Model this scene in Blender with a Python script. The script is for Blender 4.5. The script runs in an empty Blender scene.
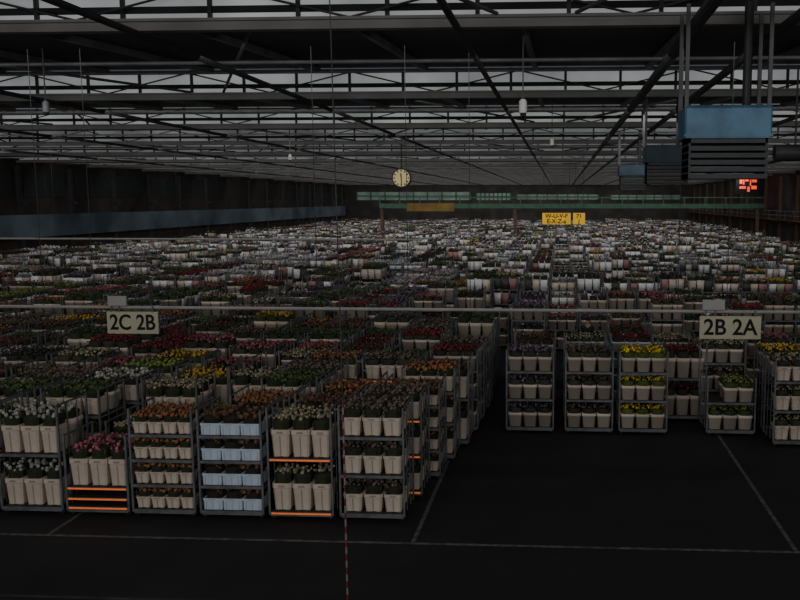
import bpy, bmesh, math, random
import numpy as np
from mathutils import Vector, Matrix
random.seed(7); rng=np.random.default_rng(7)
S=1.35
scene=bpy.context.scene
COL=scene.collection
CAMZ=4.7
PITCH=math.radians(6.75); YAW=math.radians(3.2); F=844.0; PX=513.0

# ------------------------------------------------------------ materials
def mat(name,color,rough=0.7,metal=0.0,var=0.0,scale=8.0,emit=0.0,attr=False,bump=0.0,color2=None):
    m=bpy.data.materials.new(name); m.use_nodes=True
    nt=m.node_tree; b=nt.nodes['Principled BSDF']
    b.inputs['Roughness'].default_value=rough; b.inputs['Metallic'].default_value=metal
    src=None
    if attr:
        a=nt.nodes.new('ShaderNodeAttribute'); a.attribute_name='col'; src=a.outputs['Color']
    else:
        b.inputs['Base Color'].default_value=(*color,1)
    if var>0 or color2:
        tc=nt.nodes.new('ShaderNodeTexCoord'); n=nt.nodes.new('ShaderNodeTexNoise'); n.inputs['Scale'].default_value=scale
        n.inputs['Detail'].default_value=4
        nt.links.new(tc.outputs['Object'],n.inputs['Vector'])
        r=nt.nodes.new('ShaderNodeValToRGB'); nt.links.new(n.outputs['Fac'],r.inputs['Fac'])
        c2=color2 or tuple(c*(1-var) for c in color)
        c1=color if color2 else tuple(min(1,c*(1+var)) for c in color)
        r.color_ramp.elements[0].position=.35; r.color_ramp.elements[1].position=.65
        r.color_ramp.elements[0].color=(*c2,1); r.color_ramp.elements[1].color=(*c1,1)
        src=r.outputs['Color']
        if bump>0:
            bp=nt.nodes.new('ShaderNodeBump'); bp.inputs['Strength'].default_value=bump
            nt.links.new(n.outputs['Fac'],bp.inputs['Height']); nt.links.new(bp.outputs['Normal'],b.inputs['Normal'])
    if src: nt.links.new(src,b.inputs['Base Color'])
    if emit>0:
        b.inputs['Emission Strength'].default_value=emit
        if src: nt.links.new(src,b.inputs['Emission Color'])
        else: b.inputs['Emission Color'].default_value=(*color,1)
    return m
M={}
M['steel']=mat('galvanised_steel',(.15,.16,.17),.5,.3,.25,6)
M['darksteel']=mat('dark_painted_steel',(.045,.047,.05),.6,.2,.2,3)
M['beam']=mat('roof_beam_paint',(.11,.11,.115),.55,.1,.25,2)
M['chord']=mat('roof_girder_paint',(.23,.23,.22),.6,0,.15,1)
M['shelf']=mat('shelf_board',(.04,.035,.03),.7,0,.3,5)
M['orange']=mat('orange_reflector',(1,.17,.03),.4,0,.15,9,emit=.45)  # small emission stands in for light thrown back by the reflector
M['rubber']=mat('wheel_rubber',(.02,.02,.02),.8,0,.2,9)
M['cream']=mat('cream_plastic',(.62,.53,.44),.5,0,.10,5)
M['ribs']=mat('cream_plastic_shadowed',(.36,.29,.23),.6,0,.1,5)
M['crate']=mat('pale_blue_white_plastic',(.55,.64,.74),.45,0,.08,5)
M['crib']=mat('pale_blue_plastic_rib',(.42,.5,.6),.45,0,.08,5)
M['flower']=mat('petals_and_leaves',(1,1,1),.8,attr=True)
M['plastic_attr']=mat('bucket_plastic',(1,1,1),.6,attr=True)
M['floor']=mat('asphalt',(.018,.018,.020),.8,0,0,.9,color2=(.012,.012,.0135),bump=.05)
M['line']=mat('worn_line_paint',(.15,.15,.15),.8,0,0,9,color2=(.05,.05,.05))
M['faintline']=mat('very_worn_line_paint',(.06,.06,.06),.8,0,0,3,color2=(.02,.02,.02))
M['roof']=mat('roof_underside',(.022,.023,.025),.8,0,.3,1.5)
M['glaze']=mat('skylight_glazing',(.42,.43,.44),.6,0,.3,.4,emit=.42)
M['glaze2']=mat('dim_glow_skylight_glazing',(.30,.31,.32),.6,0,.35,.4,emit=.26)  # same glazing, darker with weaker glow: skylight dimming with distance put into the material
M['glaze3']=mat('dimmest_glow_skylight_glazing',(.20,.21,.22),.6,0,.4,.3,emit=.16)  # weakest glow, for the farthest bays; distance dimming set in colour and emission
M['wall']=mat('dark_wall',(.035,.030,.028),.8,0,.4,.6)
M['mural']=mat('blue_mural',(.15,.20,.24),.8,0,0,.22,color2=(.04,.065,.09))
M['window']=mat('dull_window',(.10,.16,.13),.4,0,.4,.4,emit=.2)
M['green']=mat('green_paint',(.03,.10,.055),.6,0,.2,2)
M['sign']=mat('cream_sign_board',(.52,.50,.36),.6,0,.06,3)
M['black']=mat('black_lettering',(.006,.006,.006),.8,0,.1,3)
M['yellow']=mat('yellow_sign',(.85,.50,.03),.6,0,.08,3,emit=.25)  # slight glow added to keep the board bright
M['blue']=mat('blue_enamel',(.085,.20,.32),.5,0,.25,3)
M['blue2']=mat('dark_blue_enamel',(.03,.06,.085),.6,0,.25,3)  # darker, duller blue for the two farther heaters
M['louver']=mat('dark_louver',(.035,.04,.045),.5,.3,.2,3)
M['white']=mat('white_enamel',(.40,.40,.39),.5,0,.06,3)
M['rail']=mat('pale_rail_paint',(.34,.34,.32),.5,0,.12,3)
M['clock']=mat('backlit_clock_face',(.80,.62,.32),.5,0,.05,3,emit=.25)
M['red']=mat('red_led',(1,.06,.02),.5,0,.1,3,emit=1.2)
M['brown']=mat('brown_wood',(.10,.055,.035),.7,0,.3,2)
M['skin']=mat('skin',(.42,.26,.19),.6,0,.06,8)
M['cloth']=mat('dark_jacket_cloth',(.02,.022,.03),.9,0,.2,8)
M['cloth2']=mat('dark_trouser_cloth',(.018,.018,.022),.9,0,.2,8)
M['hair']=mat('dark_hair',(.02,.014,.01),.8,0,.2,20)
m=bpy.data.materials.new('red_white_stripes'); m.use_nodes=True; nt=m.node_tree
tc=nt.nodes.new('ShaderNodeTexCoord'); sp=nt.nodes.new('ShaderNodeSeparateXYZ'); mu=nt.nodes.new('ShaderNodeMath'); mu.operation='MULTIPLY'; mu.inputs[1].default_value=7
fr=nt.nodes.new('ShaderNodeMath'); fr.operation='FRACT'; rp=nt.nodes.new('ShaderNodeValToRGB'); rp.color_ramp.interpolation='CONSTANT'
rp.color_ramp.elements[0].color=(.17,.015,.02,1); rp.color_ramp.elements[1].color=(.20,.18,.18,1); rp.color_ramp.elements[1].position=.5
nt.links.new(tc.outputs['Object'],sp.inputs[0]); nt.links.new(sp.outputs['Z'],mu.inputs[0]); nt.links.new(mu.outputs[0],fr.inputs[0]); nt.links.new(fr.outputs[0],rp.inputs['Fac']); nt.links.new(rp.outputs['Color'],nt.nodes['Principled BSDF'].inputs['Base Color'])
M['stripe']=m

# ------------------------------------------------------------ mesh builder
class MB:
    def __init__(s): s.v=[]; s.f=[]; s.m=[]; s.c=[]
    def add(s,vs,fs,m=0,c=(1,1,1)):
        o=len(s.v); s.v+= [tuple(v) for v in vs]; s.c+=[c]*len(vs)
        for f in fs: s.f.append([i+o for i in f]); s.m.append(m)
    def box(s,x0,x1,y0,y1,z0,z1,m=0,c=(1,1,1)):
        s.add([(x0,y0,z0),(x1,y0,z0),(x1,y1,z0),(x0,y1,z0),(x0,y0,z1),(x1,y0,z1),(x1,y1,z1),(x0,y1,z1)],
              [(0,3,2,1),(4,5,6,7),(0,1,5,4),(1,2,6,5),(2,3,7,6),(3,0,4,7)],m,c)
    def bar(s,p,q,w,m=0,h=None,n=4):
        p=Vector(p);q=Vector(q);d=(q-p).normalized(); h=h or w
        up=Vector((0,0,1)) if abs(d.z)<.95 else Vector((0,1,0))
        a=d.cross(up).normalized(); b=a.cross(d).normalized()
        vs=[]
        for e in (p,q):
            for i in range(n):
                t=2*math.pi*(i+.5)/n; k=.7071 if n==4 else .5
                vs.append(e+a*math.cos(t)*w*k+b*math.sin(t)*h*k)
        fs=[(i,(i+1)%n,n+(i+1)%n,n+i) for i in range(n)]+[tuple(range(n-1,-1,-1)),tuple(range(n,2*n))]
        s.add(vs,fs,m)
    def cyl(s,p,q,r,n=12,m=0): s.bar(p,q,2*r,m,None,n)
    def rings(s,rs,m=0,ch=.12,cap0=True,cap1=True,c=(1,1,1),cy=0):
        vs=[];n=8
        for (hw,hd,z) in rs:
            k=ch*min(hw,hd)
            vs+=[(hw-k,-hd,z),(hw,-hd+k,z),(hw,hd-k,z),(hw-k,hd,z),(-hw+k,hd,z),(-hw,hd-k,z),(-hw,-hd+k,z),(-hw+k,-hd,z)]
        fs=[]
        for r in range(len(rs)-1):
            for i in range(n): fs.append((r*n+i,r*n+(i+1)%n,(r+1)*n+(i+1)%n,(r+1)*n+i))
        if cap0: fs.append(tuple(range(n-1,-1,-1)))
        if cap1: fs.append(tuple(range((len(rs)-1)*n,len(rs)*n)))
        s.add(vs,fs,m,c)
    def mesh(s,name,mats,col=False,smooth=False):
        me=bpy.data.meshes.new(name); me.from_pydata(s.v,[],s.f)
        for x in mats: me.materials.append(x)
        me.polygons.foreach_set('material_index',s.m)
        if col:
            a=me.attributes.new('col','FLOAT_COLOR','POINT')
            a.data.foreach_set('color',np.array([(*c,1) for c in s.c],dtype=np.float32).ravel())
        if smooth: me.polygons.foreach_set('use_smooth',[True]*len(s.f))
        me.update(); return me
    def tmpl(s):
        lt=np.array([len(f) for f in s.f]); lv=np.array([i for f in s.f for i in f])
        return (np.array(s.v,dtype=np.float32),lv,lt,np.array(s.c,dtype=np.float32),np.array(s.m))
class Stuff:
    def __init__(s): s.V=[];s.LV=[];s.LT=[];s.C=[];s.Mi=[];s.o=0
    def add(s,t,pos,rot=None,col=None,green=None,jit=.25,scale=None):
        v,lv,lt,c,mi=t; pos=np.asarray(pos,dtype=np.float32); N=len(pos)
        if N==0: return
        vv=np.repeat(v[None],N,0)
        if scale is not None: vv=vv*np.asarray(scale,dtype=np.float32)[:,None,:]
        vv=vv+pos[:,None,:]
        s.V.append(vv.reshape(-1,3))
        s.LV.append((lv[None]+(np.arange(N)*len(v))[:,None]).ravel()+s.o); s.o+=N*len(v)
        s.LT.append(np.tile(lt,N)); s.Mi.append(np.tile(mi,N))
        if col is not None:
            col=np.asarray(col,dtype=np.float32)
            fl=c[None,:,0:1]
            g=np.asarray(green if green is not None else [(.05,.09,.03)]*N,dtype=np.float32)
            cc=(col[:,None,:]*fl+g[:,None,:]*(1-fl))*c[None,:,1:2]
        else: cc=np.repeat(c[None],N,0)
        s.C.append(cc.reshape(-1,3))
    def obj(s,name,mats,label,cat,group=None):
        V=np.concatenate(s.V);LV=np.concatenate(s.LV);LT=np.concatenate(s.LT);C=np.concatenate(s.C);MI=np.concatenate(s.Mi)
        me=bpy.data.meshes.new(name); me.vertices.add(len(V)); me.vertices.foreach_set('co',V.astype(np.float32).ravel())
        me.loops.add(len(LV)); me.loops.foreach_set('vertex_index',LV.astype(np.int32))
        me.polygons.add(len(LT)); st=np.concatenate([[0],np.cumsum(LT)[:-1]])
        me.polygons.foreach_set('loop_start',st.astype(np.int32)); me.polygons.foreach_set('loop_total',LT.astype(np.int32))
        me.polygons.foreach_set('material_index',MI.astype(np.int32))
        a=me.attributes.new('col','FLOAT_COLOR','POINT')
        a.data.foreach_set('color',np.concatenate([C,np.ones((len(C),1))],1).astype(np.float32).ravel())
        for x in mats: me.materials.append(x)
        me.update(calc_edges=True)
        o=bpy.data.objects.new(name,me); COL.objects.link(o); o['label']=label;o['category']=cat;o['kind']='stuff'
        if group:o['group']=group
        return o
def top(name,data,loc=(0,0,0),label=None,cat=None,group=None,kind=None,rz=0):
    o=bpy.data.objects.new(name,data); COL.objects.link(o); o.location=loc; o.rotation_euler=(0,0,rz)
    if label:o['label']=label
    if cat:o['category']=cat
    if group:o['group']=group
    if kind:o['kind']=kind
    return o
def part(name,data,par,loc=(0,0,0),label=None):
    o=bpy.data.objects.new(name,data); COL.objects.link(o); o.parent=par; o.location=loc
    if label:o['label']=label
    return o
def struct(name,mb,mats,label,cat):
    return top(name,mb.mesh(name,mats),(0,0,0),label,cat,None,'structure')
def px_of(X,Y,Z=1.0):
    lat=X*math.cos(YAW)+Y*math.sin(YAW); dep=-X*math.sin(YAW)+Y*math.cos(YAW)
    return PX+F*lat/(dep*math.cos(PITCH)+(CAMZ-Z)*math.sin(PITCH))

# ------------------------------------------------------------ shell
XL,XR,YE=-35.0,21.0,136.4
mb=MB(); mb.box(XL-1,XR+1,-8,YE+1,-.2,0); struct('floor',mb,[M['floor']],'dark worn asphalt hall floor','floor')
n=0
for X in (-33.2,-28,-22.8,-17.6,-12.4,-7.2,-2.0,3.2,8.4,13.6):
    n+=1; mb=MB(); mb.box(X-.03,X+.03,11.1,60,.001,.005); struct('trim_%d'%n,mb,[M['line']],'worn white painted floor line','floor marking')
for Y,mm in ((11.05,'line'),(9.25,'faintline')):
    n+=1; mb=MB(); mb.box(XL,XR,Y-.03,Y+.03,.0055,.009); struct('trim_%d'%n,mb,[M[mm]],'worn white painted floor line across the lanes','floor marking')
BY=[4.2+8.2*k for k in range(0,17)]
HB=CAMZ+2.40
GT=.74   # top of glazing above HB
mb=MB(); 
for i,y in enumerate(BY[:-1]):
    y1=BY[i+1]
    mb.add([(XL-1,y,HB+.3),(XR+1,y,HB+.3),(XR+1,y1,HB+GT+.02),(XL-1,y1,HB+GT+.02),
            (XL-1,y,HB+.4),(XR+1,y,HB+.4),(XR+1,y1,HB+GT+.12),(XL-1,y1,HB+GT+.12)],[(0,1,2,3),(7,6,5,4),(0,4,5,1),(3,2,6,7)])
struct('ceiling',mb,[M['roof']],'dark sawtooth roof underside','ceiling')
mb=MB()
for i,y in enumerate(BY[:-1]):
    x=XL+.6
    while x<XR:
        mb.bar((x,y+.12,HB+.24),(x,BY[i+1]-.15,HB+GT-.06),.09,0,.12); x+=2.6
n+=1; struct('trim_%d'%n,mb,[M['beam']],'grey steel roof rafters rising between the skylights','rafters')
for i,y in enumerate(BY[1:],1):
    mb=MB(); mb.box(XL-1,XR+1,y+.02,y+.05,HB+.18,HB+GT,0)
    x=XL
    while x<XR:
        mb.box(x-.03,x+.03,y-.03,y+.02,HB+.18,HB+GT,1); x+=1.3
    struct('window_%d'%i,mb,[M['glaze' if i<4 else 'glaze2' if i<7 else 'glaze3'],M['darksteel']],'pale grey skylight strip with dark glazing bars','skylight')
bot=MB(); bot.box(XL,XR,-.09,.09,0,.05); bot.box(XL,XR,-.02,.02,.05,.13); bot.box(XL,XR,-.09,.09,.13,.17); botm=bot.mesh('bottom_chord',[M['chord']])
tp=MB(); tp.bar((XL,0,GT-.07),(XR,0,GT-.07),.06); tpm=tp.mesh('top_chord',[M['beam']])
wb=MB(); x=XL;k=0
while x<XR-2.6:
    wb.bar((x,0,.17),(x+2.0,0,GT-.1) ,.035,n=6) if k%2==0 else wb.bar((x,0,GT-.1),(x+2.0,0,.17),.035,n=6)
    x+=2.0;k+=1
wbm=wb.mesh('lattice_web',[M['darksteel']])
for y in BY:
    t=top('roof_truss',None,(0,y-.22,HB),'grey painted steel roof truss spanning the hall','roof beam','roof trusses')
    part('bottom_chord',botm,t);part('top_chord',tpm,t);part('lattice_web',wbm,t)
for i,y in enumerate(BY[:-1]):
    for dy,dz,r in ((2.9,.08,.035),(5.6,.30,.025)):
        mb=MB(); mb.cyl((XL,0,0),(XR,0,0),r,8); top('ceiling_pipe',mb.mesh('ceiling_pipe',[M['beam']]),(0,y+dy,HB+dz-.02),'thin grey conduit crossing below the roof','pipe','cross conduits')
for X,z,r in ((1.75,-.12,.09),(2.95,-.12,.07),(-1.4,-.10,.05),(-5.9,-.1,.05),(6.5,-.12,.06),(-12,-.1,.05),(-18.5,-.1,.05),(-26,-.1,.05),(13,-.1,.06)):
    mb=MB(); mb.cyl((0,1,0),(0,YE-1,0),r,10)
    top('ceiling_pipe',mb.mesh('ceiling_pipe',[M['darksteel']]),(X,0,HB+z),'long dark pipe running under the trusses','pipe','lengthwise pipes')
k=0
for i,y in enumerate(BY[:-1]):
    for X in (-30,-21,-12.5,-4.5,3.8,11.5):
        mb=MB(); a=(0,.1,0); b=(3.6*(1 if (i+k)%2 else -1),7.9,0); mb.cyl(a,b,.03,6); k+=1
        top('wind_brace',mb.mesh('wind_brace',[M['beam']]),(X,y,HB+.18),'slim steel diagonal roof brace','brace','roof braces')
mb=MB(); mb.box(XL-.4,XL,-2,YE,0,HB+1.3); struct('wall_left',mb,[M['wall']],'dark side wall of the hall','wall')
mb=MB(); mb.box(XR,XR+.4,-2,YE,0,HB+1.3); struct('wall_right',mb,[M['wall']],'dark side wall with galleries','wall')
mb=MB(); mb.box(XL-.4,XR+.4,YE,YE+.4,0,HB+1.3); struct('wall_end',mb,[M['wall']],'dark end wall','wall')
mb=MB(); mb.box(XL+.02,XL+.35,20,YE-1,2.25,3.75); n+=1; struct('trim_%d'%n,mb,[M['mural']],'dim blue painted frieze along the wall','mural')
for k in range(20):
    y=24+k*5.8
    mb=MB(); mb.box(0,.25,-.15,.15,3.76,HB-.2); mb.box(.25,.6,-.05,.05,4.4,4.6); mb.box(0,.25,-.15,.15,0,2.24)
    top('wall_column',mb.mesh('wall_column',[M['darksteel']]),(XL+.02,y,0),'dark steel wall column','column','wall columns')
    mb=MB(); mb.box(-.25,0,-.15,.15,0,HB-.2); mb.box(-.9,-.25,-.06,.06,2.6,2.8)
    top('wall_column',mb.mesh('wall_column',[M['brown']]),(XR-.02,y,0),'dark brown wall column','column','wall columns')
wi=20
for k in range(19):
    wi+=1; mb=MB(); mb.box(XL+.01,XL+.06,24.6+k*5.8,29.2+k*5.8,4.9,6.6,0); mb.box(XL+.06,XL+.09,26.8+k*5.8,27+k*5.8,4.9,6.6,1)
    struct('window_%d'%wi,mb,[M['louver'],M['darksteel']],'dark unlit window in the side wall','window')
mb=MB(); 
mb.box(XR-1.2,XR-.02,24,YE-1,2.85,3.0,0); mb.box(XR-1.2,XR-1.1,24,YE-1,3.3,3.36,1); mb.box(XR-1.2,XR-1.1,24,YE-1,3.7,3.76,1)
for k in range(38): mb.box(XR-1.2,XR-1.15,24+k*2.9,24.06+k*2.9,3,3.76,1)
n+=1; struct('trim_%d'%n,mb,[M['brown'],M['steel']],'gallery walkway with steel railing along the wall','gallery')
for k,(x0,x1,z0,z1) in enumerate(((-33,-14.5,4.7,6.0),(-13.5,-8,4.7,5.8),(-7,6,4.8,5.6),(8,19,4.8,5.5))):
    wi+=1; mb=MB(); mb.box(x0,x1,YE-.06,YE-.01,z0,z1,0)
    x=x0
    while x<=x1+.01: mb.box(x-.12,x+.12,YE-.12,YE-.06,z0,z1,1); x+=(x1-x0)/8
    mb.box(x0,x1,YE-.12,YE-.06,(z0+z1)/2-.1,(z0+z1)/2+.1,1)
    struct('window_%d'%wi,mb,[M['window'],M['green']],'greenish window strip in the end wall','window')
mb=MB(); mb.box(-18,XR-1.3,-.4,.4,3.9,4.35); mb.box(-18,XR-1.3,-.4,-.3,4.9,5.0)
for k in range(19): mb.box(-18+k*2,-17.9+k*2,-.4,-.3,4.35,4.9)
BR=top('footbridge',None,(0,84,0),'dark green steel footbridge crossing the hall','footbridge')
part('deck',mb.mesh('deck',[M['green']]),BR)
for x in (-17.8,-4.5,XR-1.8):
    mb=MB(); mb.box(-.15,.15,-.15,.15,0,3.9); part('support',mb.mesh('support',[M['brown']]),BR,(x,0,0))

# ------------------------------------------------------------ trolleys
W,D=.97,.80
TY={
 'two':dict(sh=[.12,.93],b='tall',n=3,d=2,h=1.70),
 'three':dict(sh=[.12,.70,1.27],b='mid',n=3,d=2,h=1.72),
 'four':dict(sh=[.12,.50,.88,1.26],b='small',n=4,d=3,h=1.66),
 'fourcrate':dict(sh=[.12,.50,.88,1.26],b='crate',n=3,d=2,h=1.66),
 'one':dict(sh=[.14,.28,.44],b='tall',n=3,d=2,h=1.25,only_top=True),
 'low':dict(sh=[.12,.68],b='mid',n=3,d=2,h=1.2),
 'lowcrate':dict(sh=[.12,.50,.87],b='crate',n=3,d=2,h=1.3),
 'high':dict(sh=[.12,.68,1.24],b='tall',n=3,d=2,h=1.70),
}
BK={'tall':(.285,.34,.42),'mid':(.285,.34,.28),'small':(.215,.235,.18),'crate':(.30,.36,.175)}
ST=.015
def frame_mb(t):
    h=t['h'];mb=MB();w=W/2;d=D/2;p=.028
    for sx in (-1,1):
        for sy in (-1,1):
            x=sx*(w-p/2);y=sy*(d-p/2); mb.box(x-p/2,x+p/2,y-p/2,y+p/2,.09,h)
        x=sx*(w-p/2)
        for z in [h-.03]+[s-.03 for s in t['sh'][1:]]: mb.box(x-.01,x+.01,-d+p,d-p,z,z+.025)
        for y in (-.13,.13): mb.box(x-.006,x+.006,y-.008,y+.008,.1,h-.03)
    for sy in (-1,1):
        y=sy*(d-p/2); mb.box(-w+p,w-p,y-p/2,y+p/2,.07,.105)
    mb.box(-.02,.02,-d+p,d-p,.07,.1)
    return mb
def shelf_mb():
    mb=MB(); w=W/2-.03; d=D/2-.005
    mb.box(-w,w,-d,d,0,ST,0); mb.box(-w,w,-d-.004,-d+.012,-.03,ST-.002,1); mb.box(-w,w,d-.012,d+.004,-.03,ST-.002,1)
    return mb
def wheel_mb():
    mb=MB(); mb.cyl((-.015,0,.04),(.015,0,.04),.04,12,0); mb.box(-.024,-.018,-.02,.02,.03,.075,1); mb.box(.018,.024,-.02,.02,.03,.075,1); mb.box(-.024,.024,-.025,.025,.07,.08,1); return mb
def strip_mb():
    mb=MB(); w=W/2-.04; mb.box(-w,w,-.004,0,-.026,-.004); return mb
SHM=shelf_mb().mesh('shelf',[M['shelf'],M['steel']]); WHM=wheel_mb().mesh('wheel',[M['rubber'],M['steel']]); STM=strip_mb().mesh('reflector_strip',[M['orange']])
FRM={k:frame_mb(t).mesh('frame',[M['steel']]) for k,t in TY.items()}
WP=[(sx*(W/2-.06),sy*(D/2-.08)) for sx in (-1,1) for sy in (-1,1)]
def merge(a,b,off,mm):
    o=len(a.v); a.v+=[(v[0]+off[0],v[1]+off[1],v[2]+off[2]) for v in b.v]; a.c+=b.c
    for f,m in zip(b.f,b.m): a.f.append([i+o for i in f]); a.m.append(mm[m])
FULL={}
for k,t in TY.items():
    mb=frame_mb(t)
    for s in t['sh']: merge(mb,shelf_mb(),(0,0,s),{0:1,1:0})
    for p in WP: merge(mb,wheel_mb(),(p[0],p[1],0),{0:3,1:0})
    FULL[k,0]=mb.mesh('flower_trolley',[M['steel'],M['shelf'],M['orange'],M['rubber']])
def bucket_mb(kind):
    w,d,h=BK[kind]; hw,hd=w/2,d/2; mb=MB(); t=.008
    if kind=='crate':
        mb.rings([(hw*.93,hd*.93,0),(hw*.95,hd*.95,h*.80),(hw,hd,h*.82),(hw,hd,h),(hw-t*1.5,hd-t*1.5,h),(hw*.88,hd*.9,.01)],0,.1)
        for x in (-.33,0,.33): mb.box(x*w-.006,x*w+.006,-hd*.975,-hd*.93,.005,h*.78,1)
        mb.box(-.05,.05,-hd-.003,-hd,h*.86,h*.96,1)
    else:
        b=.80
        mb.rings([(hw*b,hd*b,.012),(hw*.93,hd*.93,h*.80),(hw*.99,hd*.99,h*.82),(hw*.99,hd*.99,h*.97),(hw,hd,h),(hw-t*2,hd-t*2,h),(hw*.76,hd*.76,.02)],0,.22)
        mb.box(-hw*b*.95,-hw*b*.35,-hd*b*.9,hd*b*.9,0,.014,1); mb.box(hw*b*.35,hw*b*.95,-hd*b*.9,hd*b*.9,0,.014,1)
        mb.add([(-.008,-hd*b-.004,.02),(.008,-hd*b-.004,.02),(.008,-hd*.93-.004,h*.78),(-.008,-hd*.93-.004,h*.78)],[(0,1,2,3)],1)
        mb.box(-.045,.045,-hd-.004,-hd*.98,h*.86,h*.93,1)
    return mb
BM={}
for k in BK:
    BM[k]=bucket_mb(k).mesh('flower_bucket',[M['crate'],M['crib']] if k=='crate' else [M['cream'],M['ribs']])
def ico(c,r,flat=1.0):
    ph=(1+5**.5)/2
    vs=[(-1,ph,0),(1,ph,0),(-1,-ph,0),(1,-ph,0),(0,-1,ph),(0,1,ph),(0,-1,-ph),(0,1,-ph),(ph,0,-1),(ph,0,1),(-ph,0,-1),(-ph,0,1)]
    k=r/1.9; vs=[(c[0]+x*k,c[1]+y*k,c[2]+z*k*flat) for x,y,z in vs]
    fs=[(0,11,5),(0,5,1),(0,1,7),(0,7,10),(0,10,11),(1,5,9),(5,11,4),(11,10,2),(10,7,6),(7,1,8),(3,9,4),(3,4,2),(3,2,6),(3,6,8),(3,8,9),(4,9,5),(2,4,11),(6,2,10),(8,6,7),(9,8,1)]
    return vs,fs
def octa(c,r):
    x,y,z=c; return [(x+r,y,z),(x-r,y,z),(x,y+r,z),(x,y-r,z),(x,y,z+r*.9),(x,y,z-r*.9)],[(0,2,4),(2,1,4),(1,3,4),(3,0,4),(2,0,5),(1,2,5),(3,1,5),(0,3,5)]
def bunch_mb(kind,rd,hi=True,col=None,green=(.05,.09,.03),nb=16,nl=14,r=.03,fh=None):
    w,d,hh=BK[kind]
    fh=fh or {'tall':.22,'mid':.17,'small':.13,'crate':.14}.get(kind,.2)
    mb=MB()
    def C(fl):
        j=rd.uniform(.55,1.4)
        if col is None: return (fl,j,0)
        b=col if fl else green
        return tuple(min(1,c*j) for c in b)
    if hi:
        for i in range(5):
            x=rd.uniform(-.3,.3)*w;y=rd.uniform(-.3,.3)*d
            o=len(mb.v); mb.bar((x*.8,y*.8,.03),(x,y,hh+fh*.5),.012); 
            cc=C(0); mb.c[o:]=[cc]*(len(mb.v)-o)
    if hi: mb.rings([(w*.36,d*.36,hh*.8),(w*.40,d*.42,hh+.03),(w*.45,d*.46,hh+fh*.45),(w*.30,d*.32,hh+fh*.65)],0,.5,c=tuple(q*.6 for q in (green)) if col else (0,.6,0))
    else: mb.rings([(w*.40,d*.40,hh-.01),(w*.45,d*.47,hh+fh*.55)],0,.5,cap0=False,c=(0,.7,0))
    for i in range(nl):
        a=rd.uniform(0,6.28); x=rd.uniform(-.46,.46)*w; y=rd.uniform(-.46,.46)*d; z=hh+rd.uniform(.05,.6)*fh
        L=rd.uniform(.05,.10);q=.014 if hi else .022; dx,dy=math.cos(a)*L*.55,math.sin(a)*L*.55
        nx,ny=-math.sin(a)*q,math.cos(a)*q
        mb.add([(x,y,z),(x+dx*.6+nx,y+dy*.6+ny,z+L*.55),(x+dx,y+dy,z+L),(x+dx*.6-nx,y+dy*.6-ny,z+L*.55)],[(0,1,2,3)],0,C(0))
    for i in range(nb):
        x=rd.uniform(-.46,.46)*w;y=rd.uniform(-.48,.48)*d; z=hh+fh*rd.uniform(.55,1.0)
        rr=r*rd.uniform(.6,1.2)
        v,f=ico((x,y,z),rr,rd.uniform(.8,1.3)) if hi else octa((x,y,z),rr*1.15)
        mb.add(v,f,0,C(1))
    return mb
G0=(.045,.058,.030)
PAL={'white':((.40,.39,.34),G0),'yellow':((.62,.39,.05),(.05,.07,.025)),'red':((.25,.03,.038),(.05,.045,.03)),
 'pink':((.40,.12,.15),G0),'orange':((.36,.14,.06),G0),'green':((.08,.12,.045),(.038,.060,.028)),'cream':((.38,.33,.22),G0),
 'lilac':((.19,.14,.21),(.045,.055,.045)),'brown':((.16,.08,.05),(.05,.045,.03)),'lime':((.24,.30,.07),(.05,.09,.03)),'mix':((.18,.13,.10),(.048,.055,.035)),'bright':((.9,.65,.04),(.10,.15,.02)),
 'sleeve':((.66,.66,.70),(.26,.26,.27)),'sleevepink':((.48,.40,.43),(.18,.15,.16)),'dark':((.05,.05,.045),(.025,.03,.022))}
BUN={}
rd=random.Random(3)
def bunch_mesh(kind,col,v):
    k=(kind,col,v)
    if k not in BUN:
        c,g=PAL[col]; BUN[k]=bunch_mb(kind,rd,True,c,g,{'tall':22,'mid':22,'small':14,'crate':20}[kind],22,.027).mesh('flower_bunch',[M['flower']],True)
    return BUN[k]
carts=[]
def jitter(): return random.uniform(-.03,.03)
occ={}
def add(x,y,ty,col,key=None,orange=0,part=True):
    if not(-70<px_of(x,y)<870): return
    c=dict(x=x,y=y,ty=ty,col=col,key=key,orange=orange); carts.append(c)
    if key: occ[key]=c
wcols=['green']*5+['brown']*4+['mix']*5+['cream']*4+['white']*2+['orange']*3+['pink']*2+['red']*3+['lilac']*2+['dark']*3+['yellow','lime']
fcols=['sleeve']*12+['sleevepink']*5+['cream']*4+['brown']*3+['mix']*4+['green']*4+['dark']*4+['lilac']*3+['white']*4+['orange','red','yellow','lime','pink']
wty=['two']*4+['three']*6+['four']*4+['fourcrate']*2+['low']*2+['lowcrate']*1+['high']*2
fty=['two']*4+['three']*6+['four']*3+['fourcrate']*4+['low']*3+['lowcrate']*3+['high']*5
LX=[-2.72,-3.78,-4.82,-5.85,-6.86,-7.88,-8.92,-9.94]
while len(LX)<26: LX.append(LX[-1]-1.03)
front=[('three','mix',0),('two','cream',1),('fourcrate','brown',0),('four','orange',0),('one','pink',1),('two','white',0),('two','green',0),('three','red',0)]
rowcol={1:['mix','brown','orange','orange','cream','green','green'],2:['brown','orange','green','lime','cream','white','mix','mix'],3:['orange','brown','mix','cream','yellow','lime','brown'],
 4:['brown','mix','orange','pink','pink','yellow','pink','cream'],5:['red','green','mix','cream','pink','pink','red','red'],6:['mix','lime','brown','pink','red','red','red','red'],
 7:['lilac','red','red','green','green','mix','red','red','pink'],8:['pink','mix','green','brown','green','red','brown','red']}
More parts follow.
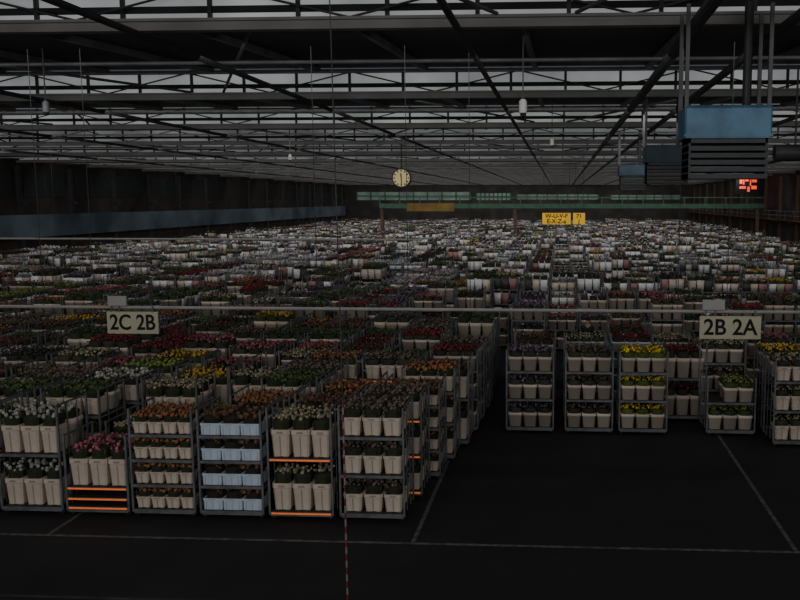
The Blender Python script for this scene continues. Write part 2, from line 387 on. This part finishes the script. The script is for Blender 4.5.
for r in range(0,11):
    Y=11.78+.97*r
    sk=.13*min(Y-11.8,5)
    for i,x in enumerate(LX):
        if r==0:
            if i<len(front): ty,c,o=front[i]
            else: ty,c,o='two','green',0
        else:
            rc=rowcol.get(r); c=rc[i] if rc and i<len(rc) else random.choice(wcols)
            ty=random.choice(wty); o=int(random.random()<.12)
            if i==0 and r<6: ty=['three','four','three','two','three'][r-1]; o=1 if r in(1,) else 0
            if random.random()<.10 and i>0 and r>1: continue
            if r==1 and i in(4,):ty='low'
        add(x+sk+(jitter() if r else 0),Y+D/2+(jitter() if r else 0),ty,c,('L',i,r),o)
RX=[-.59,.60,1.68,2.62,3.42,4.56,5.6,6.63,7.66,8.7]
RYS=[0,1.1,2.6,4.3]
for r in range(0,4):
    for i,x in enumerate(RX):
        Y=16.65+RYS[r]
        if i>=5: Y-=.7
        if i==3 and r==0: continue
        if i==2 and r==1: continue
        if r==0:
            c=['lilac','mix','bright','mix','lime','cream','brown','green','mix','mix'][i]; ty='three'
            if i==4: ty='low'
        else:
            c=random.choice(wcols); ty=random.choice(['three','three','four','two','high','fourcrate'])
            if r==3: ty=random.choice(['low','lowcrate','two','low'])
            if random.random()<.1: continue
        add(x+(jitter() if r else 0),Y+D/2,ty,c,('R',i,r*(2 if r>1 else 1)),0)
blocks=[(24.0,30.0),(32.0,38.5),(41.5,51),(54.5,66),(69.5,82),(86,100),(103,117),(120,132)]
for bi,(y0,y1) in enumerate(blocks):
    L=0; xe=19.2
    while xe>-33:
        for i in range(5):
            x=xe-.5-i*1.0
            if x<-33: break
            right=x>-3.5
            yy=y0+random.choice([0,0,0,.5]); r=0; base=random.choice(wcols if bi<1 else fcols); bty=random.choice(fty)
            rowgap=[.8,1.1,1.4] if (right and bi<4) else [0,0,.8] if bi<4 else [0,0,0,1.0]
            if right and bi==0: rowgap=[1.1]
            srow=random.Random(bi*100+L)
            while yy<y1:
                if random.random()<.28: base=random.choice(wcols if bi<1 else fcols)
                if random.random()<.35: bty=random.choice(fty)
                if right and bi<2: bty=random.choice(['high','three','three','high'] if r%3==0 else ['low','two','three','low'])
                skip=random.random()<(.12 if bi<3 else .2)
                for (pxx,pyy) in ((-11.2,34.9),(.82,24.3)):
                    if pyy-6<yy<pyy+.9 and abs(x-pxx*(yy/pyy))<.75: skip=True
                if not skip: add(x+jitter(),yy+D/2,bty,base,('B',bi,L*5+i,r),0)
                g=srow.choice(rowgap)
                r+=1; yy+=.97+g
                if g: r+=1
        xe-=5.2; L+=1
for c in list(carts):
    if c['key'][0] in 'LR' and abs(c['x']-.82*c['y']/24.3)<.55 and 20.5<c['y']<24.5: carts.remove(c); occ.pop(c['key'])
for c in carts:
    k=c['key']; pk=k[:-1]+(k[-1]-1,)
    c['ef']=(pk not in occ)
    c['es']=(k[0]=='L' and k[1]==0)
    c['full']=c['ef'] or c['es']
    if not c['full']:
        p=occ[pk]
        if TY[p['ty']]['sh'][-1]<TY[c['ty']]['sh'][-1]-.3: c['full']=True
carts.sort(key=lambda c:c['y']**2+c['x']**2*.3)
LAB={'two':'steel trolley with two tall tiers of cream buckets,','three':'steel trolley with three tiers of cream buckets,','four':'steel trolley with four tiers of small buckets,',
'fourcrate':'steel trolley with four tiers of white-blue crates,','one':'steel trolley, bare lower shelves, one bucket tier,','low':'low steel trolley with two bucket tiers,','lowcrate':'low steel trolley with three crate tiers,','high':'steel trolley with tall buckets on top,'}
CN={'white':'white','yellow':'yellow','bright':'bright yellow','red':'dark red','pink':'pink','orange':'orange','green':'green leafy','cream':'cream','lilac':'lilac','brown':'rust-brown','lime':'lime green','mix':'muted','dark':'dark leafy','sleeve':'sleeved','sleevepink':'sleeved'}
NT=300
for i,c in enumerate(carts[:NT]):
    ty=c['ty'];t=TY[ty]; lab=LAB[ty]+' '+CN[c['col']]+' flowers'
    near=c['full'] and c['y']<18.5
    if near:
        e=top('flower_trolley',None,(c['x'],c['y'],0),lab,'trolley','flower trolleys')
        part('frame',FRM[ty],e)
        for j,s in enumerate(t['sh']):
            part('shelf',SHM,e,(0,0,s))
            if c['orange'] : part('reflector_strip',STM,e,(0,-D/2-.002,s+.006),'bright orange reflector strip')
        for p in WP: part('wheel',WHM,e,(p[0],p[1],0))
    else:
        top('flower_trolley',FULL[ty,0],(c['x'],c['y'],0),lab,'trolley','flower trolleys')
st=Stuff()
def simple_trolley(t,far):
    mb=MB(); h=t['h'];w=W/2;d=D/2;p=.03 if not far else .04
    for sx in (-1,1):
        for sy in ((-1,) if far else (-1,1)):
            x=sx*(w-p/2);y=sy*(d-p/2); mb.box(x-p/2,x+p/2,y-p/2,y+p/2,.02,h,0)
    for s in t['sh']: mb.box(-w+p,w-p,-d,d,s-.02,s+ST,1)
    return mb.tmpl()
for ty,t in TY.items():
    for far in (0,1):
        P=[(c['x'],c['y'],0) for c in carts[NT:] if c['ty']==ty and (c['y']>55)==bool(far)]
        st.add(simple_trolley(t,far),P) if P else None
st.obj('flower_trolley',[M['steel'],M['shelf']],'many distant steel flower trolleys parked in rows','trolleys','flower trolleys')
B=[];FL=[]
for c in carts:
    t=TY[c['ty']];kind=t['b'];w,d,h=BK[kind];n_,dd=t['n'],t['d']
    far=c['y']>55; dist=c['y']
    gx=(W-.07)/n_; gy=(D-.03)/dd
    cy=c['y']
    for si,s in enumerate(t['sh']):
        istop=si==len(t['sh'])-1
        if t.get('only_top') and not istop: continue
        if not istop and not c['full']: continue
        for iy in range(dd):
            for ix in range(n_):
                x=c['x']+(ix-(n_-1)/2)*gx; y=cy+(iy-(dd-1)/2)*gy; z=s+ST
                vis=(iy==0) or (c['es'] and ix==n_-1)
                if not istop and not vis: continue
                if c['ef'] and c['key'][0]=='R' and c['key'][1]==4 and istop and ix==0: continue
                if vis and (istop or c['full']): B.append((dist-.0*z+iy*.3,x,y,z,kind,far))
                elif istop and dist<30: B.append((dist+iy*.3+6,x,y,z,kind,far))
                if far and iy>0: continue
                if dist>26 and istop and random.random()<.14: continue
                FL.append((dist+iy*.25,x,y,z,kind,c['col'],far,c['full']))
B.sort(key=lambda b:b[0]); FL.sort(key=lambda b:b[0])
BL={'tall':'tall cream plastic flower bucket on a trolley shelf','mid':'cream plastic flower bucket on a trolley shelf','small':'small cream plastic flower bucket on a trolley shelf','crate':'white-blue plastic crate on a trolley shelf'}
for b in B[:300]:
    top('flower_bucket' if b[4]!='crate' else 'plastic_crate',BM[b[4]],(b[1],b[2],b[3]),BL[b[4]],'bucket' if b[4]!='crate' else 'crate','flower buckets' if b[4]!='crate' else 'plastic crates')
for i,f in enumerate(FL[:300]):
    top('flower_bunch',bunch_mesh(f[4],f[5],i%3),(f[1],f[2],f[3]),'bunch of %s flowers standing in a bucket'%CN[f[5]],'flowers','flower bunches')
st=Stuff()
for kind in BK:
    w,d,h=BK[kind]
    a=MB(); hw,hd=w/2,d/2
    if kind=='crate': a.rings([(hw*.93,hd*.93,0),(hw*.95,hd*.95,h*.8),(hw,hd,h*.82),(hw,hd,h)],0,.1,c=(1,1,0))
    else: a.rings([(hw*.80,hd*.80,0),(hw*.93,hd*.93,h*.8),(hw,hd,h*.82),(hw,hd,h)],0,.2,c=(1,1,0))
    bq=MB(); bq.rings([(hw*.82,hd*.82,0),(hw*.98,hd*.98,h)],0,.15,c=(1,1,0))
    for tm,sel in ((a,False),(bq,True)):
        P=[b for b in B[300:] if b[4]==kind and (b[0]>32)==sel]
        if not P: continue
        base=np.array((.55,.62,.70) if kind=='crate' else (.68,.58,.49))
        k=rng.uniform(.65,1.1,(len(P),1)); cc=base[None]*k
        rr=rng.random(len(P)); 
        if sel: cc[rr<.12]=(.06,.06,.06); cc[(rr>.6)]=(.80,.80,.82); cc[(rr>.12)&(rr<.17)]=(.4,.2,.2)
        st.add(tm.tmpl(),[(p[1],p[2],p[3]) for p in P],col=cc)
st.obj('flower_bucket',[M['plastic_attr']],'many distant plastic flower buckets on trolleys','buckets','flower buckets')
st=Stuff()
for kind in BK:
    for v in range(3):
        for lod,(nb,nl,r) in enumerate(((15,10,.028),(8,5,.036),(4,1,.06))):
            tm=bunch_mb(kind,rd,False,None,nb=nb,nl=nl,r=r).tmpl()
            P=[f for j,f in enumerate(FL[300:]) if f[4]==kind and j%3==v and (0 if f[0]<26 else 1 if f[0]<50 else 2)==lod]
            if not P: continue
            cc=np.array([PAL[f[5]][0] for f in P])*rng.uniform(.6,1.2,(len(P),1)); gg=np.array([PAL[f[5]][1] for f in P])*rng.uniform(.5,1.3,(len(P),1))
            sc=np.ones((len(P),3))
            st.add(tm,[(p[1],p[2],p[3]) for p in P],col=cc,green=gg,scale=sc)
st.obj('flower_bunch',[M['flower']],'many distant bunches of mixed flowers in buckets','flowers','flower bunches')

# ------------------------------------------------------------ signs and hanging things
def text(s,size,par,loc,m,offset=.0,label=None,name='lettering',sx=1):
    cu=bpy.data.curves.new(name,'FONT'); cu.body=s; cu.size=size; cu.extrude=.003; cu.offset=offset; cu.align_x='CENTER'; cu.align_y='CENTER'
    t=bpy.data.objects.new('tmp',cu); me=bpy.data.meshes.new_from_object(t); bpy.data.objects.remove(t); me.name=name
    me.materials.clear(); me.materials.append(m)
    for p in me.polygons: p.material_index=0
    me.transform(Matrix.Rotation(math.pi/2,4,'X')@Matrix.Diagonal((sx,1,1,1)))
    return part(name,me,par,loc,label)
def rail(x0,x1,y,z,r,hang,lab):
    e=top('hanging_rail',None,((x0+x1)/2,y,z),lab,'rail')
    mb=MB(); hx=(x1-x0)/2; mb.cyl((-hx,0,0),(hx,0,0),r,8); part('tube',mb.mesh('tube',[M['rail']]),e)
    for x in hang:
        mb=MB(); mb.cyl((0,0,r),(0,0,HB+.1-z),.006,6); part('hanger_wire',mb.mesh('hanger_wire',[M['darksteel']]),e,(x-(x0+x1)/2,0,0))
    return e
RZ=2.87
rail(-14,9,14.0,RZ,.028,[-12,-8.9,-8.0,-4.1,-2.55,-1.5,1.95,2.75,6.5],'pale horizontal rail hanging above the trolleys on wires')
rail(-33,-6.4,39,2.87,.05,[-30,-24,-18,-12,-7],'pale horizontal rail hanging further along the hall')
def Xat(px,Y,Z):
    k=(px-PX)/F; a=math.cos(YAW)+k*math.sin(YAW)*math.cos(PITCH)
    return (k*(Y*math.cos(YAW)*math.cos(PITCH)+(CAMZ-Z)*math.sin(PITCH))-Y*math.sin(YAW))/a
def lane_sign(s,x,w,label):
    e=top('lane_sign',None,(x,13.965,RZ-.05),label,'sign')
    mb=MB(); mb.box(-w/2,w/2,-.012,.012,-.40,-.02,0); part('board',mb.mesh('board',[M['sign']]),e)
    text(s,.37,e,(0,-.018,-.215),M['black'],.006,sx=w/1.06)
    mb=MB(); mb.box(-w*.46,-w*.10,-.02,.02,.085,.25); part('lamp_box',mb.mesh('lamp_box',[M['white']]),e,(0,0,0),'small pale box clamped above the board')
    for q in (-w*.4,w*.4,-w*.25):
        mb=MB(); mb.box(-.01,.01,-.014,-.002,-.03,.1); part('bracket',mb.mesh('bracket',[M['steel']]),e,(q,0,0))
lane_sign('2C 2B',-7.32,.90,'cream lane sign reading 2C 2B hanging from the rail')
lane_sign('2B 2A',2.81,1.0,'cream lane sign reading 2B 2A hanging from the rail')
mb=MB(); mb.cyl((0,0,0),(0,0,2.5),.010,8); e=top('hanging_rope',None,(-2.12,8,.25),'thin hanging rope, lower part striped red and white','rope')
part('striped_section',mb.mesh('striped_section',[M['stripe']]),e,(0,0,0),'red and white striped length')
mb=MB(); mb.cyl((0,0,2.5),(-.04,0,HB+.4-.25),.006,6); part('wire',mb.mesh('wire',[M['darksteel']]),e)
mb=MB(); mb.cyl((0,0,-.25),(0,0,0),.03,10); mb.cyl((0,0,-.25),(0,0,-.2),.09,14); part('weight',mb.mesh('weight',[M['rubber']]),e)
e=top('hanging_clock',None,(-6.95,37,5.66),'round backlit wall clock with black hands hanging on a rod','clock')
mb=MB(); mb.cyl((0,-.08,0),(0,.08,0),.42,32); part('case',mb.mesh('case',[M['darksteel']]),e)
mb=MB(); mb.cyl((0,-.095,0),(0,-.081,0),.37,32); part('face',mb.mesh('face',[M['clock']]),e)
mb=MB(); mb.bar((0,-.105,-.03),(-.02,-.105,.2),.05,0,.02); part('hour_hand',mb.mesh('hour_hand',[M['black']]),e)
mb=MB(); mb.bar((0,-.112,.04),(.0,-.112,-.30),.035,0,.015); part('minute_hand',mb.mesh('minute_hand',[M['black']]),e)
for k in range(12):
    mb=MB(); a=k*math.pi/6; mb.bar((math.sin(a)*.28,-.1,math.cos(a)*.28),(math.sin(a)*.345,-.1,math.cos(a)*.345),.05)
    part('hour_mark',mb.mesh('hour_mark',[M['black']]),e)
mb=MB(); mb.cyl((0,0,.42),(0,0,HB+.05-5.66),.025,8); part('rod',mb.mesh('rod',[M['darksteel']]),e)
def cctv(x,y,z,m,lab,s=1):
    e=top('security_camera',None,(x,y,z),lab,'camera')
    mb=MB(); mb.cyl((0,0,-.10*s),(0,0,.12*s),.075*s,16); mb.cyl((0,0,.12*s),(0,0,.15*s),.05*s,16); part('housing',mb.mesh('housing',[m]),e)
    mb=MB(); mb.cyl((0,0,-.15*s),(0,0,-.10*s),.055*s,16); part('lens_dome',mb.mesh('lens_dome',[M['black']]),e)
    mb=MB(); mb.cyl((0,0,.15*s),(0,0,HB+.3-z),.012,8); part('mount_pole',mb.mesh('mount_pole',[M['darksteel']]),e)
cctv(Xat(523,14.5,6.3),14.5,6.25,M['white'],'white cylindrical security camera hanging from the roof',.9)
cctv(Xat(46,15,6.35),15,6.35,M['steel'],'grey dome security camera hanging from the roof',.8)
cctv(Xat(552,24,6.3),24,6.3,M['white'],'small pale security camera hanging from the roof',.8)
cctv(Xat(290,30,6.3),30,6.2,M['white'],'small pale security camera hanging from the roof',.8)
def rod(e,x,z0,z1,r=.02):
    mb=MB(); mb.cyl((0,0,z0),(0,0,z1),r,6); part('rod',mb.mesh('rod',[M['darksteel']]),e,(x,0,0))
def heater(x,y,z,w,lab,bm):
    e=top('ceiling_heater',None,(x,y,z),lab,'heater')
    mb=MB(); mb.rings([(w/2,.36,0),(w/2,.36,.38),(w/2-.04,.32,.42)],0,.06); mb.box(-w/2-.01,w/2+.01,-.37,-.36,.02,.05); part('casing',mb.mesh('casing',[bm]),e)
    mb=MB(); mb.box(-w/2+.06,w/2-.04,-.30,.30,-.06,0)
    for k in range(5): mb.box(-w/2+.06,w/2-.04,-.33,.30,-.16-.09*k,-.10-.09*k)
    for q in (-w/2+.06,w/2-.07): mb.box(q,q+.03,-.3,.3,-.52,0)
    part('louver',mb.mesh('louver',[M['louver']]),e)
    for q in (-w/2+.02,w/2-.04): 
        for yy in (-.3,.3):
            mb=MB(); mb.box(-.025,.025,-.02,.02,.38,HB+.1-z); part('hanger',mb.mesh('hanger',[M['beam']]),e,(q,yy,0))
    mb=MB(); mb.cyl((0,0,.4),(0,0,HB+.2-z),.06,10); part('duct',mb.mesh('duct',[M['darksteel']]),e,(w*.28,.1,0))
heater(Xat(724,11.6,5.9),11.6,5.50,1.12,'blue enamel ceiling heater with dark louvres',M['blue'])
heater(Xat(666,21.5,5.9),21.5,5.62,1.1,'dark blue ceiling heater with dark louvres',M['blue2'])
heater(Xat(632,32,5.9),32,5.6,1.0,'dark blue ceiling heater with dark louvres',M['blue2'])
e=top('ventilation_duct',None,(Xat(790,17,5.7)+.6,17,5.62),'dark round ventilation duct hanging under the roof','duct')
mb=MB(); mb.cyl((-.9,0,0),(.9,0,0),.16,16); part('tube',mb.mesh('tube',[M['darksteel']]),e)
rod(e,-.5,.1,HB-5.5);rod(e,.5,.1,HB-5.5)
e=top('aisle_sign',None,(Xat(556.5,60,3.4),60,3.4),'yellow hanging sign with two lines of black letters','sign')
mb=MB(); mb.box(-1,1,-.04,.04,-.4,.4); part('board',mb.mesh('board',[M['yellow']]),e); text('W-U-V-F',.42,e,(0,-.05,.18),M['black'],.01); text('E-X-Z-a',.42,e,(0,-.05,-.2),M['black'],.01)
rod(e,-.9,.4,HB-3.2);rod(e,.9,.4,HB-3.2)
e=top('aisle_sign',None,(Xat(579,60,3.4),60,3.4),'small yellow hanging sign with black letters','sign')
mb=MB(); mb.box(-.42,.42,-.04,.04,-.4,.4); part('board',mb.mesh('board',[M['yellow']]),e); text('71',.4,e,(0,-.05,.17),M['black'],.01); text('J',.4,e,(0,-.05,-.2),M['black'],.01)
rod(e,-.3,.4,HB-3.2);rod(e,.3,.4,HB-3.2)
mb=MB(); mb.box(-2.4,2.4,-.04,.04,-.4,.4); part('notice_board',mb.mesh('notice_board',[mat('dull_yellow_board',(.17,.11,.02),.7,0,.3,1)]),BR,(Xat(428,82,3.6),-.44,4.0),'dull yellow board')
e=top('led_display',None,(Xat(748,88,6.1),88,6.15),'hanging display board with glowing red segments','display')
mb=MB(); mb.box(-1.25,1.25,-.1,.1,-.85,.85); part('housing',mb.mesh('housing',[M['black']]),e)
mb=MB()
for (a,b,c_,d_) in ((-1.1,-.75,.2,.7),(-.65,-.5,.1,.7),(-.4,.05,.45,.7),(.2,.35,0,.7),(.45,1.05,.35,.65),(-1.1,-.3,-.3,-.05),(-.1,.2,-.6,-.1),(.4,1.05,-.35,0)): mb.box(a*.8,b*.8,-.13,-.1,c_,d_)
part('segments',mb.mesh('segments',[M['red']]),e)
rod(e,-1,.85,HB-5.9);rod(e,1,.85,HB-5.9)
# ------------------------------------------------------------ people
def skin(name,verts,edges,radii,m,par,loc=(0,0,0),sub=1):
    me=bpy.data.meshes.new(name); bm=bmesh.new(); ly=bm.verts.layers.skin.verify()
    vs=[bm.verts.new(v) for v in verts]
    for a,b in edges: bm.edges.new((vs[a],vs[b]))
    for i,v in enumerate(vs): v[ly].radius=(radii[i],radii[i]); v[ly].use_root=(i==0)
    bm.to_mesh(me); bm.free(); me.materials.append(m)
    o=part(name,me,par,loc) if par else top(name,me,loc)
    o.modifiers.new('Skin','SKIN'); s=o.modifiers.new('Sub','SUBSURF'); s.levels=sub; s.render_levels=sub
    return o
def person(x,y,rz,lab):
    V=[(0,0,.95),(0,0,1.12),(0,-.01,1.36),(0,-.01,1.50),(0,-.03,1.60),(0,-.03,1.72),
       (.19,0,1.42),(.24,-.04,1.15),(.24,-.16,.93),(.235,-.20,.85),(-.19,0,1.42),(-.25,.02,1.15),(-.25,-.06,.90),(-.245,-.08,.82),
       (.10,0,.88),(.11,-.03,.50),(.12,.0,.09),(.13,-.15,.04),(-.10,0,.88),(-.12,.04,.50),(-.13,.08,.09),(-.14,-.07,.04)]
    E=[(0,1),(1,2),(2,3),(3,4),(4,5),(2,6),(6,7),(7,8),(8,9),(2,10),(10,11),(11,12),(12,13),(0,14),(14,15),(15,16),(16,17),(0,18),(18,19),(19,20),(20,21)]
    R=[.14,.13,.15,.055,.085,.085,.06,.047,.035,.035,.06,.047,.035,.035,.09,.06,.045,.04,.09,.06,.045,.04]
    o=skin('person',V,E,R,M['skin'],None,(x,y,0)); o.scale=(1/S,)*3; o.rotation_euler=(0,0,rz); o['label']=lab;o['category']='person'
    skin('jacket',V[:4]+V[6:9]+V[10:13],[(0,1),(1,2),(2,3),(2,4),(4,5),(5,6),(2,7),(7,8),(8,9)],[.165,.155,.175,.07,.075,.062,.05,.075,.062,.05],M['cloth'],o)
    skin('trousers',[V[0],V[14],V[15],V[16],V[18],V[19],V[20]],[(0,1),(1,2),(2,3),(0,4),(4,5),(5,6)],[.155,.105,.075,.06,.105,.075,.06],M['cloth2'],o)
    mb=MB(); mb.rings([(.07,.08,1.66),(.092,.10,1.72),(.09,.098,1.78),(.05,.06,1.82)],0,.5); part('hair',mb.mesh('hair',[M['hair']]),o,(0,.005,0))
    for sx in(-.03,.03): mb=MB(); v,f=ico((sx,-.115,1.68),.012); mb.add(v,f); part('eye',mb.mesh('eye',[M['black']]),o)
    mb=MB(); v,f=ico((0,-.12,1.65),.016,1.5); mb.add(v,f); part('nose',mb.mesh('nose',[M['skin']]),o)
    for sx in (-.24,.235):
        hy=-.21 if sx>0 else -.09; hz=.82 if sx>0 else .79
        for k in range(4):
            mb=MB(); mb.bar((sx-.03+.02*k,hy,hz),(sx-.03+.02*k,hy-.02,hz-.075+.008*abs(k-1)),.016,n=6); part('finger',mb.mesh('finger',[M['skin']]),o)
        mb=MB(); mb.bar((sx,hy-.02,hz+.02),(sx+(-.04 if sx>0 else .04),hy-.04,hz-.03),.018,n=6); part('thumb',mb.mesh('thumb',[M['skin']]),o)
person(-11.2,34.9,.5,'person in dark jacket and trousers standing between trolleys')
person(.82,24.3,-.4,'person in dark clothing standing behind the flower trolleys')

# ------------------------------------------------------------ lights
def area(x,y,z,sx,sy,p,tilt,col=(1,.97,.94)):
    l=bpy.data.lights.new('fill_light','AREA'); l.shape='RECTANGLE'; l.size=sx; l.size_y=sy; l.energy=p*S*S; l.color=col
    o=bpy.data.objects.new('fill_light',l); COL.objects.link(o); o.location=(x,y,z); o.rotation_euler=(math.radians(tilt),0,0); return o
for i,y in enumerate(BY[:-1]):
    p=220 if i<2 else 340 if i<5 else 500
    area(-7,y+1.2,HB-.25,52,1.2,p,44)  # unseen fill strip added under each bay, tilted to light trolley fronts
area(-2,-3,5.5,24,4,650,70)  # unseen wide fill light added behind the camera, facing forward
w=bpy.data.worlds.new('world'); scene.world=w; w.use_nodes=True
w.node_tree.nodes['Background'].inputs[0].default_value=(.75,.85,1,1); w.node_tree.nodes['Background'].inputs[1].default_value=.08

# ------------------------------------------------------------ camera
cam=bpy.data.cameras.new('camera'); co=bpy.data.objects.new('camera',cam); COL.objects.link(co); scene.camera=co
cam.sensor_width=36; cam.lens=F/800*36; cam.shift_x=-(PX-400)/800; cam.clip_end=600
co.location=(0,0,CAMZ); co.rotation_euler=(math.pi/2-PITCH,0,YAW)
for o in list(scene.objects):
    if o.parent is None:
        o.location=o.location*S
        if o.type!='CAMERA': o.scale=o.scale*S
